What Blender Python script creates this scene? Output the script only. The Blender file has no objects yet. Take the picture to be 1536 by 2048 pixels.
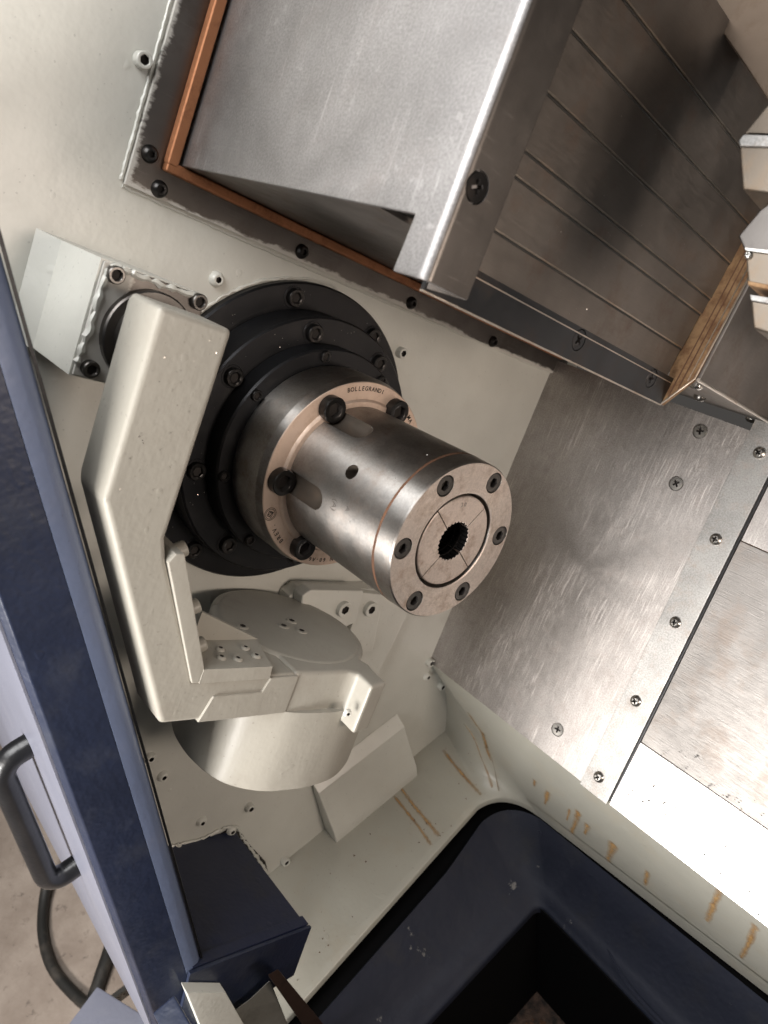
import bpy, bmesh, math, random
from mathutils import Vector, Matrix
random.seed(7)
R_ = math.radians
D = bpy.data
scene = bpy.context.scene
COL = scene.collection

# ------------------------------------------------------------------ camera, world, lamps, exposure
CAM_LOC = (0.441874, -0.277470, 0.342159)
CAM_ROT = ((0.63834, -0.39445, 0.66101), (0.76035, 0.45689, -0.46162), (-0.11992, 0.79727, 0.59157))
FPX = 1529.04
cam = D.cameras.new('camera'); cam.sensor_fit = 'VERTICAL'; cam.sensor_height = 36.0
cam.lens = FPX / 2048 * 36.0; cam.clip_start = 0.01; cam.clip_end = 50
cam.dof.use_dof = True; cam.dof.focus_distance = 0.62; cam.dof.aperture_fstop = 11.0
camo = D.objects.new('camera', cam); COL.objects.link(camo)
cm = Matrix(CAM_ROT).to_4x4(); cm.translation = Vector(CAM_LOC); camo.matrix_world = cm
scene.camera = camo

world = D.worlds.new('World'); scene.world = world; world.use_nodes = True
wn = world.node_tree.nodes
wn['Background'].inputs['Color'].default_value = (0.062, 0.058, 0.054, 1)
wn['Background'].inputs['Strength'].default_value = 1.0

def area(name, loc, target, sx, sy, watts, color):
    l = D.lights.new(name, 'AREA'); l.shape = 'RECTANGLE'; l.size = sx; l.size_y = sy
    l.energy = watts; l.color = color
    o = D.objects.new(name, l); COL.objects.link(o); o.location = loc
    o.rotation_euler = (Vector(target) - Vector(loc)).to_track_quat('-Z', 'Y').to_euler()
    return o
area('workshop_lamp', (0.20, -1.15, 0.02), (0.12, 0.05, -0.12), 0.50, 0.42, 31, (1.0, 0.96, 0.92))
area('ceiling_lamp', (0.14, -0.62, 1.25), (0.05, 0.05, -0.1), 1.20, 0.80, 27, (0.98, 0.98, 0.98))
area('machine_lamp', (1.05, 0.10, 0.08), (0.0, 0.03, 0.02), 0.30, 0.18, 5.2, (1.0, 0.85, 0.73))

vs = scene.view_settings
vs.view_transform = 'Standard'; vs.look = 'None'; vs.exposure = 0.0; vs.gamma = 1.0; vs.use_curve_mapping = False
scene.render.engine = 'CYCLES'
scene.cycles.use_adaptive_sampling = True; scene.cycles.adaptive_threshold = 0.04
scene.cycles.max_bounces = 5; scene.cycles.diffuse_bounces = 2; scene.cycles.glossy_bounces = 3; scene.cycles.transparent_max_bounces = 4

# ------------------------------------------------------------------ frames
# Machine frame in mm: x along the spindle out of the headstock, u across the slanted bed, v up the slanted bed.
S = 0.001
TH = R_(36.2); CT, ST = math.cos(TH), math.sin(TH)
RM = Matrix(((0.63834, 0.68441, 0.35229), (0.39445, 0.10218, -0.91322), (-0.66101, 0.72191, -0.20474)))
CM = Vector((441.874, -425.988, 112.238))
def m2w(p): return Vector((p[0], CT*p[1] + ST*p[2], -ST*p[1] + CT*p[2]))
def w2m(p): return Vector((p[0], CT*p[1] - ST*p[2], ST*p[1] + CT*p[2]))
def ray(px, py): return RM.transposed() @ Vector(((px-768)/FPX, (py-1024)/FPX, 1))
def at(px, py, ax, val):                      # point of a machine plane (ax 0,1,2 = x,u,v) as measured in the photograph
    d = ray(px, py); return CM + d*((val-CM[ax])/d[ax])
def atw(px, py, ax, val):                     # the same for a level/upright plane
    d = m2w(ray(px, py)); c = m2w(CM); return c + d*((val-c[ax])/d[ax])

BASE = {}
def tag(o, label=None, cat=None, group=None, kind=None):
    if label: o['label'] = label
    if cat: o['category'] = cat
    if group: o['group'] = group
    if kind: o['kind'] = kind
    return o
def place(o, base, frame):
    if frame == 'm':
        o.location = m2w(base)*S; o.rotation_euler = (-TH, 0, 0)
    else:
        o.location = Vector(base)*S
    BASE[o.name] = (Vector(base), frame)
def thing(name, label, cat, base=(0, 0, 0), group=None, frame='m'):
    o = D.objects.new(name, None); o.empty_display_size = 0.02; COL.objects.link(o)
    place(o, base, frame); return tag(o, label, cat, group)
def root_of(o):
    while o.parent: o = o.parent
    return o
def finish(me, angle=35):
    # area-weighted shading normals: big flat faces stay flat, only the small edge rounds are blended
    lim = math.cos(R_(angle)); P = me.polygons
    nrm = [p.normal.copy() for p in P]; ar = [p.area for p in P]; at_v = [[] for _ in me.vertices]
    for p in P:
        p.use_smooth = True
        for v in p.vertices: at_v[v].append(p.index)
    out = []
    for p in P:
        n0 = nrm[p.index]
        for v in p.vertices:
            a = Vector()
            for q in at_v[v]:
                if nrm[q].dot(n0) >= lim: a += nrm[q]*ar[q]
            out.append(a.normalized() if a.length > 0 else n0)
    me.normals_split_custom_set([tuple(n) for n in out])
def mesh_from(bm, name, base, angle=35):
    bmesh.ops.recalc_face_normals(bm, faces=bm.faces[:])
    for v in bm.verts: v.co = (v.co - base)*S
    me = D.meshes.new(name); bm.to_mesh(me); bm.free(); finish(me, angle); return me
def part(name, bm, m, parent, angle=35, label=None, kind=None):
    base = BASE[root_of(parent).name][0]
    me = mesh_from(bm, name, base, angle); me.materials.append(m)
    o = D.objects.new(name, me); COL.objects.link(o); o.parent = parent
    if label: o['label'] = label
    if kind: o['kind'] = kind
    return o
def solo(name, bm, m, base=(0, 0, 0), frame='m', label=None, cat=None, group=None, kind=None, angle=35):
    me = mesh_from(bm, name, Vector(base), angle); me.materials.append(m)
    o = D.objects.new(name, me); COL.objects.link(o); place(o, base, frame)
    return tag(o, label, cat, group, kind)
AXR = {'x': (0, math.pi/2, 0), '-u': (math.pi/2, 0, 0), 'v': (0, 0, 0), '-v': (math.pi, 0, 0), '-x': (0, -math.pi/2, 0), 'u': (-math.pi/2, 0, 0)}
def put(name, me, parent, pos, axis='x', spin=0.0, m=None, label=None):
    o = D.objects.new(name, me); COL.objects.link(o); o.parent = parent
    base = BASE[root_of(parent).name][0]
    o.location = (Vector(pos)-base)*S
    if isinstance(axis, str): q = Matrix.Rotation(0, 3, 'Z'); 
    e = Vector((0, 0, 1))
    if isinstance(axis, str):
        from mathutils import Euler
        rot = Euler(AXR[axis]).to_matrix()
    else:
        rot = Vector(axis).to_track_quat('Z', 'Y').to_matrix()
    o.rotation_euler = (rot @ Matrix.Rotation(spin, 3, 'Z')).to_euler()
    if label: o['label'] = label
    return o

# ------------------------------------------------------------------ mesh helpers (all in mm)
def bevel(bm, w, seg=2, ang=25):
    if w <= 0: return
    bmesh.ops.recalc_face_normals(bm, faces=bm.faces[:])
    es = [e for e in bm.edges if len(e.link_faces) == 2 and e.calc_face_angle(0) > R_(ang)]
    bmesh.ops.bevel(bm, geom=es, offset=w, segments=seg, profile=0.6, affect='EDGES', clamp_overlap=True)
def add_hull8(bm, pts):
    v = [bm.verts.new(p) for p in pts]
    for f in ((0, 1, 2, 3), (7, 6, 5, 4), (0, 4, 5, 1), (1, 5, 6, 2), (2, 6, 7, 3), (3, 7, 4, 0)):
        bm.faces.new([v[i] for i in f])
def add_box(bm, x0, x1, u0, u1, v0, v1):
    add_hull8(bm, [(x0, u0, v0), (x1, u0, v0), (x1, u1, v0), (x0, u1, v0), (x0, u0, v1), (x1, u0, v1), (x1, u1, v1), (x0, u1, v1)])
def box(x0, x1, u0, u1, v0, v1, bv=0.6, seg=2):
    bm = bmesh.new(); add_box(bm, x0, x1, u0, u1, v0, v1); bevel(bm, bv, seg); return bm
def prism(loops):                              # closed loops of equal length, capped at both ends
    bm = bmesh.new(); L = [[bm.verts.new(p) for p in l] for l in loops]
    n = len(L[0])
    for a, b in zip(L, L[1:]):
        for i in range(n): bm.faces.new((a[i], a[(i+1) % n], b[(i+1) % n], b[i]))
    bm.faces.new(L[0]); bm.faces.new(list(reversed(L[-1])))
    return bm
def prism_x(poly, x0, x1, bv=0.6, seg=2):
    bm = prism([[(x0, p[0], p[1]) for p in poly], [(x1, p[0], p[1]) for p in poly]]); bevel(bm, bv, seg); return bm
def prism_v(poly, v0, v1, bv=0.6, seg=2):
    bm = prism([[(p[0], p[1], v0) for p in poly], [(p[0], p[1], v1) for p in poly]]); bevel(bm, bv, seg); return bm
def lathe_x(prof, c=(0, 0), n=128, closed=False):   # prof: (x, r) ; r=0 ends become poles
    bm = bmesh.new(); loops = []
    for x, r in prof:
        if r < 1e-6: loops.append([bm.verts.new((x, c[0], c[1]))])
        else: loops.append([bm.verts.new((x, c[0]+r*math.cos(2*math.pi*i/n), c[1]+r*math.sin(2*math.pi*i/n))) for i in range(n)])
    prs = list(zip(loops, loops[1:]))
    if closed: prs.append((loops[-1], loops[0]))
    for a, b in prs:
        for i in range(n):
            j = (i+1) % n
            if len(a) == 1: bm.faces.new((a[0], b[i], b[j]))
            elif len(b) == 1: bm.faces.new((a[i], a[j], b[0]))
            else: bm.faces.new((a[i], a[j], b[j], b[i]))
    return bm
def tube(path, r, n=14, cap=True):
    bm = bmesh.new(); P = [Vector(p) for p in path]; loops = []; nrm = None
    for i, p in enumerate(P):
        t = (P[min(i+1, len(P)-1)]-P[max(i-1, 0)]).normalized()
        if nrm is None: nrm = t.orthogonal().normalized()
        nrm = (nrm - t*nrm.dot(t)).normalized(); b = t.cross(nrm)
        rr = r[i] if isinstance(r, (list, tuple)) else r
        loops.append([bm.verts.new(p + (nrm*math.cos(2*math.pi*k/n)+b*math.sin(2*math.pi*k/n))*rr) for k in range(n)])
    for a, c in zip(loops, loops[1:]):
        for k in range(n): bm.faces.new((a[k], a[(k+1) % n], c[(k+1) % n], c[k]))
    if cap: bm.faces.new(loops[0]); bm.faces.new(list(reversed(loops[-1])))
    return bm
def smooth_path(pts, k=8):
    P = [Vector(p) for p in pts]; out = []
    for i in range(len(P)-1):
        a, b, c, d = P[max(i-1, 0)], P[i], P[i+1], P[min(i+2, len(P)-1)]
        for j in range(k):
            t = j/k; out.append(0.5*((2*b)+(c-a)*t+(2*a-5*b+4*c-d)*t*t+(3*b-a-3*c+d)*t**3))
    return out+[P[-1]]
def loops_mesh(name, loops, n=36, angle=30, dark=None):   # head of a screw: loops of (z, radius or radius(angle)), mm, pointing +z
    bm = bmesh.new(); L = []
    for z, r in loops:
        f = r if callable(r) else (lambda a, r=r: r)
        L.append([bm.verts.new((f(2*math.pi*(i+.5)/n)*math.cos(2*math.pi*(i+.5)/n), f(2*math.pi*(i+.5)/n)*math.sin(2*math.pi*(i+.5)/n), z)) for i in range(n)])
    for li, (a, b) in enumerate(zip(L, L[1:])):
        for i in range(n):
            f = bm.faces.new((a[i], a[(i+1) % n], b[(i+1) % n], b[i]))
            if dark is not None and li >= dark: f.material_index = 1  # recess faces painted black to stand for their shade
    f = bm.faces.new(L[-1])
    if dark is not None: f.material_index = 1
    bmesh.ops.recalc_face_normals(bm, faces=bm.faces[:])
    for v in bm.verts: v.co *= S
    me = D.meshes.new(name); bm.to_mesh(me); bm.free(); finish(me, angle); return me
def hexf(k): return lambda a: k/math.cos(((a) % (math.pi/3))-math.pi/6)
def crossf(L, w): return lambda a: max(min(L, w/max(abs(math.sin(a)), 1e-4)), min(L, w/max(abs(math.cos(a)), 1e-4)))
def with_mat(me, m):
    k = len(me.materials); idx = [p.material_index for p in me.polygons]; me = me.copy(); me.materials.clear(); me.materials.append(m)
    if k > 1:
        me.materials.append(M_letter_shade); me.polygons.foreach_set('material_index', idx)
    return me

def apply_bool(bm, cutters, name):
    me = D.meshes.new(name); bmesh.ops.recalc_face_normals(bm, faces=bm.faces[:]); bm.to_mesh(me); bm.free()
    o = D.objects.new(name, me); COL.objects.link(o); tmp = [o]
    for c in cutters:
        bmesh.ops.recalc_face_normals(c, faces=c.faces[:])
        cmx = D.meshes.new('cut'); c.to_mesh(cmx); c.free(); co = D.objects.new('cut', cmx); COL.objects.link(co); tmp.append(co)
        md = o.modifiers.new('b', 'BOOLEAN'); md.operation = 'DIFFERENCE'; md.object = co; md.solver = 'EXACT'
    dg = bpy.context.evaluated_depsgraph_get(); dg.update()
    res = D.meshes.new_from_object(o.evaluated_get(dg))
    for t in tmp: D.objects.remove(t, do_unlink=True)
    out = bmesh.new(); out.from_mesh(res); return out
def cyl_cut(pos, axis, r, depth, n=32):
    a = Vector(axis).normalized(); t = a.orthogonal().normalized(); w = a.cross(t); p = Vector(pos); bm = bmesh.new(); L = []
    for d in (-depth, 2.0): L.append([bm.verts.new(p+a*d+t*r*math.cos(2*math.pi*i/n)+w*r*math.sin(2*math.pi*i/n)) for i in range(n)])
    for i in range(n): bm.faces.new((L[0][i], L[0][(i+1) % n], L[1][(i+1) % n], L[1][i]))
    bm.faces.new(L[0]); bm.faces.new(L[1]); return bm

# ------------------------------------------------------------------ materials
class NB:
    def __init__(s, name):
        s.m = D.materials.new(name); s.m.use_nodes = True; s.t = s.m.node_tree
        s.b = s.t.nodes['Principled BSDF']; s.co = s.t.nodes.new('ShaderNodeTexCoord')
    def n(s, typ, **kw):
        nd = s.t.nodes.new(typ)
        for k, v in kw.items():
            if k in nd.inputs: s.set(nd.inputs[k], v)
            else: setattr(nd, k, v)
        return nd
    def set(s, sock, v):
        if hasattr(v, 'is_output') or isinstance(v, bpy.types.NodeSocket): s.t.links.new(v, sock)
        else: sock.default_value = v
    def noise(s, scale, detail=4, rough=.55, mapping=None, vec=None, dist=0.0):
        v = vec or s.co.outputs['Object']
        if mapping:
            mp = s.n('ShaderNodeMapping'); s.t.links.new(v, mp.inputs['Vector']); mp.inputs['Scale'].default_value = mapping[0]
            if len(mapping) > 1: mp.inputs['Rotation'].default_value = mapping[1]
            v = mp.outputs[0]
        nd = s.n('ShaderNodeTexNoise', Scale=scale, Detail=detail, Roughness=rough, Distortion=dist); s.t.links.new(v, nd.inputs['Vector'])
        return nd.outputs['Fac']
    def ramp(s, fac, stops):
        r = s.n('ShaderNodeValToRGB'); s.t.links.new(fac, r.inputs['Fac']); e = r.color_ramp.elements
        while len(e) < len(stops): e.new(.5)
        for el, (p, c) in zip(e, stops):
            el.position = p; el.color = (c, c, c, 1) if isinstance(c, (int, float)) else (*c, 1)
        return r.outputs['Color']
    def mix(s, fac, a, b, mode='MIX'):
        x = s.n('ShaderNodeMix', data_type='RGBA', blend_type=mode)
        s.set(x.inputs[0], fac)
        for sk, v in ((x.inputs[6], a), (x.inputs[7], b)):
            if isinstance(v, (tuple, list)): sk.default_value = (*v, 1) if len(v) == 3 else v
            elif isinstance(v, (int, float)): sk.default_value = (v, v, v, 1)
            else: s.t.links.new(v, sk)
        return x.outputs[2]
    def math(s, op, a, b=0.0):
        x = s.n('ShaderNodeMath', operation=op); s.set(x.inputs[0], a); s.set(x.inputs[1], b); return x.outputs[0]
    def bump(s, h, strength, dist=0.001, prev=None):
        b = s.n('ShaderNodeBump', Strength=strength, Distance=dist); s.t.links.new(h, b.inputs['Height'])
        if prev is not None: s.t.links.new(prev, b.inputs['Normal'])
        return b.outputs['Normal']
    def out(s, **kw):
        for k, v in kw.items():
            k = k.replace('_', ' ')
            s.set(s.b.inputs[k], (*v, 1) if isinstance(v, tuple) and len(v) == 3 else v)
        return s.m

def paint(name, col, rough=.38, peel=.35, peel_scale=240, brush=None, var=.12, dirt=(.25, .2, .14), dirt_amt=.10, coat=.25, chips=None):
    b = NB(name)
    big = b.noise(7, 3, .6)
    c = b.mix(b.ramp(big, [(.3, 0.0), (.75, 1.0)]), tuple(x*(1-var) for x in col), tuple(min(1, x*(1+var*.6)) for x in col))
    grime = b.ramp(b.noise(19, 4, .68), [(.52, 0), (.78, 1)])
    c = b.mix(b.math('MULTIPLY', grime, dirt_amt), c, dirt)
    specks = b.ramp(b.noise(420, 0, .5), [(.79, 0), (.84, 1)])
    c = b.mix(b.math('MULTIPLY', specks, .30), c, tuple(x*.35 for x in col))
    h = b.noise(peel_scale, 1, .5)
    n1 = b.bump(h, peel, .0009)
    if brush:
        hb = b.noise(60, 1, .5, mapping=(brush,)); n1 = b.bump(hb, .06, .0012, n1)
    n1 = b.bump(b.noise(26, 1, .55), .18, .004, n1)
    lumps = b.ramp(b.noise(95, 0, .4), [(.78, 0), (.86, 1)])
    n1 = b.bump(lumps, .30, .0006, n1)
    if chips:
        ck = b.ramp(b.noise(chips[1], 6, .7), [(chips[2], 0), (chips[2]+.05, 1)]); c = b.mix(ck, c, chips[0])
    r = b.math('ADD', rough-.06, b.math('MULTIPLY', b.noise(33, 2, .6), .16))
    return b.out(Base_Color=c, Roughness=r, Normal=n1, Coat_Weight=coat, Coat_Roughness=.28, Specular_IOR_Level=.5)

def steel(name, col=(.42, .40, .38), rough=.34, grain=None, grain_str=.12, stain=(.20, .14, .10), stain_amt=.3, scr=None, mott=.25, metal=1.0, rings=False, fine=900, stain_scale=22, stain_at=.5, wob=.08, grain_r=.22, aniso=0, speck=0):
    b = NB(name)
    c = b.mix(b.ramp(b.noise(13, 3, .65), [(.3, 0), (.72, 1)]), tuple(x*(1-mott) for x in col), tuple(min(1, x*(1+mott*.5)) for x in col))
    if speck: c = b.mix(speck, c, b.ramp(b.noise(650, 2, .6), [(.36, .25), (.64, 1.0)]), 'MULTIPLY')
    st = b.ramp(b.noise(stain_scale, 5, .72), [(stain_at, 0), (stain_at+.24, 1)])
    c = b.mix(b.math('MULTIPLY', st, stain_amt), c, stain)
    r = b.math('ADD', rough-.09, b.math('MULTIPLY', b.noise(30, 3, .65), .18))
    r = b.math('ADD', r, b.math('MULTIPLY', st, .12))
    nrm = b.bump(b.noise(fine, 1, .6), .07, .0004)
    if wob: nrm = b.bump(b.noise(9, 0, .5), wob, .004, nrm)
    if grain:
        g = b.noise(40, 2, .6, mapping=(grain,)); nrm = b.bump(g, grain_str, .0005, nrm)
        r = b.math('ADD', r, b.math('MULTIPLY', b.math('SUBTRACT', g, .5), grain_r))
    if rings:
        sep = b.n('ShaderNodeSeparateXYZ'); b.t.links.new(b.co.outputs['Object'], sep.inputs[0])
        rad = b.math('SQRT', b.math('ADD', b.math('MULTIPLY', sep.outputs[1], sep.outputs[1]), b.math('MULTIPLY', sep.outputs[2], sep.outputs[2])))
        cb = b.n('ShaderNodeCombineXYZ'); b.t.links.new(b.math('MULTIPLY', rad, 1.0), cb.inputs[0])
        b.t.links.new(b.math('MULTIPLY', sep.outputs[0], .6), cb.inputs[1])
        g = b.noise(1500, 1, .7, vec=cb.outputs[0]); nrm = b.bump(g, .16, .0004, nrm)
        c = b.mix(.16, c, b.ramp(g, [(.3, .2), (.7, .9)]), 'MULTIPLY')
    if scr:                                     # long slightly bent hand-polishing scratches
        wv = b.n('ShaderNodeVectorMath', operation='ADD')
        nz = b.n('ShaderNodeTexNoise', Scale=5.0, Detail=2.0); b.t.links.new(b.co.outputs['Object'], nz.inputs['Vector'])
        sc_ = b.n('ShaderNodeVectorMath', operation='SCALE'); b.t.links.new(nz.outputs['Color'], sc_.inputs[0]); sc_.inputs['Scale'].default_value = .014
        b.t.links.new(b.co.outputs['Object'], wv.inputs[0]); b.t.links.new(sc_.outputs[0], wv.inputs[1])
        tot = None
        for i, (mp, rot, amt) in enumerate(scr):
            s1 = b.noise(1, 2, .6, mapping=(mp, rot), vec=wv.outputs[0])
            l1 = b.ramp(s1, [(.60, 0), (.70, 1)])
            pm = b.ramp(b.noise(11+3*i, 3, .5), [(.44, 0), (.62, 1)])
            k = b.math('MULTIPLY', b.math('MULTIPLY', l1, pm), amt)
            tot = k if tot is None else b.math('MAXIMUM', tot, k)
        c = b.mix(tot, c, tuple(min(1, x*1.75) for x in col))
        r = b.math('ADD', r, b.math('MULTIPLY', tot, .22)); nrm = b.bump(tot, .10, .0003, nrm)
    if aniso:                                   # turned surface: lathe grooves run round the spindle axis
        tg = b.n('ShaderNodeTangent'); tg.direction_type = 'RADIAL'; tg.axis = 'X'
        b.out(Anisotropic=aniso, Anisotropic_Rotation=.25, Tangent=tg.outputs[0])
    return b.out(Base_Color=c, Metallic=metal, Roughness=r, Normal=nrm)

CREAM = (.58, .575, .525)
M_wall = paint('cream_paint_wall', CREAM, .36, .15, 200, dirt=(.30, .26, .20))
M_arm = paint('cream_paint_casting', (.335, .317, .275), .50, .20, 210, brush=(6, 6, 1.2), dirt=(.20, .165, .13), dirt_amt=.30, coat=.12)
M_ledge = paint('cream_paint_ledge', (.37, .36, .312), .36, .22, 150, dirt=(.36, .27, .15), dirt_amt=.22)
M_blue = paint('blue_paint_door', (.013, .019, .042), .38, .45, 170, brush=(5, 5, 1.2), dirt=(.05, .055, .07), dirt_amt=.5, coat=.35, var=.3)
M_skin = paint('blue_paint_skin', (.155, .162, .205), .42, .30, 200, dirt=(.22, .22, .24), dirt_amt=.3)
M_return = paint('blue_return_lit', (.13, .165, .265), .40, .25, 200, dirt=(.2, .2, .24), dirt_amt=.3)  # lighter blue: the light caught by the bend is put into the colour
M_navy = paint('navy_paint', (.010, .015, .040), .42, .30, 200, dirt=(.02, .02, .02), dirt_amt=.5, coat=.1)
M_tray = paint('navy_tray_paint', (.006, .009, .022), .68, .5, 120, dirt=(.022, .021, .020), dirt_amt=.5, coat=.0, chips=((.15, .145, .14), 30, .655))
M_white = paint('white_paint', (.70, .70, .64), .4, .3, 160)
M_black = steel('black_oxide', (.020, .020, .022), .36, stain=(.05, .045, .04), stain_amt=.3, metal=.6, rings=True)
M_blackscrew = steel('black_screw', (.045, .043, .042), .32, metal=.9, stain=(.10, .06, .04))
M_darkscrew = steel('grey_screw', (.17, .16, .15), .34, stain=(.10, .06, .04))
M_screw = steel('bright_screw', (.50, .48, .45), .28, stain=(.2, .15, .1), stain_amt=.25)
M_chuck = steel('chuck_steel', (.45, .43, .41), .34, wob=0, grain=(120, 3, 3), grain_str=.06, grain_r=.06, aniso=.75, stain=(.17, .115, .08), stain_amt=.6, mott=.25, stain_at=.45, stain_scale=34, speck=.2)
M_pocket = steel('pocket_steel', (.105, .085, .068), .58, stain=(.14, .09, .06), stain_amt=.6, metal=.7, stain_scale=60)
M_capface = steel('turned_face_steel', (.70, .61, .545), .48, metal=.8, rings=True, stain=(.26, .18, .125), stain_amt=.75, mott=.25, stain_scale=52, speck=.2)
M_flange = steel('bronzed_flange_face', (.68, .53, .43), .48, metal=.75, stain=(.36, .23, .15), stain_amt=.45, mott=.2, stain_scale=60)
M_collet = steel('collet_steel', (.62, .53, .47), .48, metal=.75, stain=(.24, .15, .10), stain_amt=.85, mott=.25, stain_scale=75, speck=.2)
M_rust = steel('rust', (.10, .045, .022), .7, metal=.25, stain=(.06, .025, .012), stain_amt=.8, mott=.5, stain_scale=120)
M_panel = steel('scratched_panel', (.45, .42, .40), .42, speck=.35, wob=.03, stain=(.22, .185, .165), stain_amt=.45, mott=.16, grain=(30, 30, 2), grain_str=.06, stain_scale=48,
                scr=[((1300, 1300, 7), (.0, .14, 0), .75), ((1500, 1500, 11), (0, .04, 0), .6), ((1400, 1400, 14), (0, .36, 0), .5), ((1200, 1200, 9), (0, .22, 0), .7)])
M_strip = steel('joint_strip', (.40, .39, .375), .45, speck=.4, wob=.03, mott=.30, stain=(.30, .22, .17), stain_amt=.35, stain_scale=90)
M_brush = steel('brushed_sheet', (.225, .212, .20), .46, grain=(1.0, 34, 34), grain_str=.5, stain=(.28, .20, .15), stain_amt=.35)
M_polish = steel('polished_sheet', (.55, .525, .50), .34, stain=(.35, .25, .18), stain_amt=.4, stain_at=.56, mott=.15)
M_cover = steel('satin_cover', (.40, .385, .38), .48, speck=.3, wob=.04, mott=.22, stain=(.25, .22, .20), stain_amt=.4,
                scr=[((500, 500, 12), (0, .5, 0), .35), ((160, 160, 160), (0, 0, 0), .22)])
M_dark = steel('dark_slide_steel', (.215, .195, .178), .52, stain=(.13, .07, .04), stain_amt=.55, mott=.3, grain=(30, 2, 30), grain_str=.05, stain_at=.53)
M_rail = steel('blued_rail', (.060, .063, .068), .36, stain=(.09, .06, .04), stain_amt=.4)
M_foot = paint('dull_cream', (.16, .155, .135), .5, .3, 160, dirt=(.05, .045, .04), dirt_amt=.6, coat=0)
M_frame = steel('frame_steel', (.155, .142, .132), .42, stain=(.07, .055, .045), stain_amt=.5, scr=[((600, 30, 600), (0, 0, 0), .35)])
M_smear = M_frame.copy(); M_smear.name = 'frame_steel_smeared'
def add_smear(m):
    t = m.node_tree; pb = t.nodes['Principled BSDF']; L = t.links
    class W(NB):
        def __init__(s): s.m = m; s.t = t; s.b = pb; s.co = [n for n in t.nodes if n.type == 'TEX_COORD'][0]
    b = W(); sp_ = b.n('ShaderNodeSeparateXYZ'); L.new(b.co.outputs['Object'], sp_.inputs[0])
    e1 = b.ramp(b.math('MULTIPLY', b.math('ADD', sp_.outputs[1], .018), 70.0), [(.0, 1.0), (.95, 0.0)])
    e2 = b.ramp(b.math('MULTIPLY', b.math('ADD', sp_.outputs[2], .0135), 80.0), [(.0, 1.0), (.85, 0.0)])
    e = b.math('MAXIMUM', e1, e2)
    nz = b.noise(26, 5, .75, mapping=((1, .55, .8),)); fb = b.noise(230, 3, .7, mapping=((1, .5, 1.6),))
    k = b.math('ADD', b.math('MULTIPLY', e, .42), b.math('ADD', b.math('MULTIPLY', nz, .55), b.math('MULTIPLY', fb, .25)))
    k = b.ramp(k, [(.66, 0), (.74, 1)])
    oc = pb.inputs['Base Color'].links[0].from_socket; L.new(b.mix(k, oc, (.52, .50, .46)), pb.inputs['Base Color'])
    L.new(b.math('SUBTRACT', 1.0, k), pb.inputs['Metallic'])
add_smear(M_smear)
M_edge = steel('bare_edge', (.55, .50, .44), .33, stain=(.30, .16, .07), stain_amt=.6, grain=(60, 60, 2), grain_str=.3)
M_rustedge = steel('rusty_edge', (.27, .165, .085), .55, stain=(.10, .042, .018), stain_amt=.9, grain=(40, 40, 4), grain_str=.2, metal=.6, stain_scale=90, stain_at=.42)
M_copper = steel('copper_wiper', (.46, .20, .095), .6, stain=(.16, .065, .035), stain_amt=.75, metal=.6, stain_scale=55, mott=.25, fine=500)
M_tool = steel('tool_holder_steel', (.19, .16, .13), .45, stain=(.28, .18, .10), stain_amt=.5, mott=.2)
M_bar = steel('dark_rusty_steel', (.055, .032, .024), .55, stain=(.02, .012, .01), stain_amt=.7, metal=.5, stain_scale=70)
M_turret = steel('turret_steel', (.17, .13, .10), .5, stain=(.10, .06, .035), stain_amt=.5, mott=.3)
M_handle = paint('black_plastic', (.007, .007, .008), .30, .2, 260, dirt=(.03, .03, .03), dirt_amt=.25, coat=.4)
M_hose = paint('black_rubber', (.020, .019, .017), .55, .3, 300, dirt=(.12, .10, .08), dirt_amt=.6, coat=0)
M_letter_shade = D.materials.new('engraved_and_shade_black'); M_letter_shade.use_nodes = True  # black of the engraving, also put into recesses as shade
M_letter_shade.node_tree.nodes['Principled BSDF'].inputs['Base Color'].default_value = (.012, .008, .006, 1)
M_letter_shade.node_tree.nodes['Principled BSDF'].inputs['Roughness'].default_value = .7
M_void = D.materials.new('shade_black'); M_void.use_nodes = True  # near-black standing for deep shade in and around the tray
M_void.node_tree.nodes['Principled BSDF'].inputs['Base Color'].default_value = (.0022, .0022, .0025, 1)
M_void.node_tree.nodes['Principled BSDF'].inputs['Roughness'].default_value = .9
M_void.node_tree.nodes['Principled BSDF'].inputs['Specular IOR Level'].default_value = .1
M_mark = steel('faint_etching', (.22, .20, .185), .5)
b = NB('concrete')
c = b.mix(b.ramp(b.noise(6, 8, .65), [(.35, 0), (.7, 1)]), (.26, .205, .165), (.46, .385, .325))
c = b.mix(b.ramp(b.noise(45, 6, .7), [(.58, 0), (.75, 1)]), c, (.07, .05, .04))
M_floor = b.out(Base_Color=c, Roughness=.75, Normal=b.bump(b.noise(70, 6, .7), .4, .004))
b = NB('rust_drip')
c = b.mix(b.ramp(b.noise(150, 4, .6), [(.35, 0), (.7, 1)]), (.48, .29, .11), (.26, .13, .04))
tr = b.n('ShaderNodeBsdfTransparent'); mx = b.n('ShaderNodeMixShader')
uv = b.n('ShaderNodeSeparateXYZ'); b.t.links.new(b.co.outputs['UV'], uv.inputs[0])
edge = b.math('SUBTRACT', 1.0, b.math('MULTIPLY', b.math('ABSOLUTE', b.math('SUBTRACT', uv.outputs[0], .5)), 2.0))
alpha = b.math('MULTIPLY', b.math('MULTIPLY', b.ramp(uv.outputs[1], [(.0, .4), (.1, 1.0), (.6, .9), (1.0, .6)]), b.ramp(edge, [(.0, 0), (.9, .9)])), b.ramp(b.noise(60, 3, .6), [(.30, .45), (.62, 1.0)]))
b.out(Base_Color=c, Roughness=.6)
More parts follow.
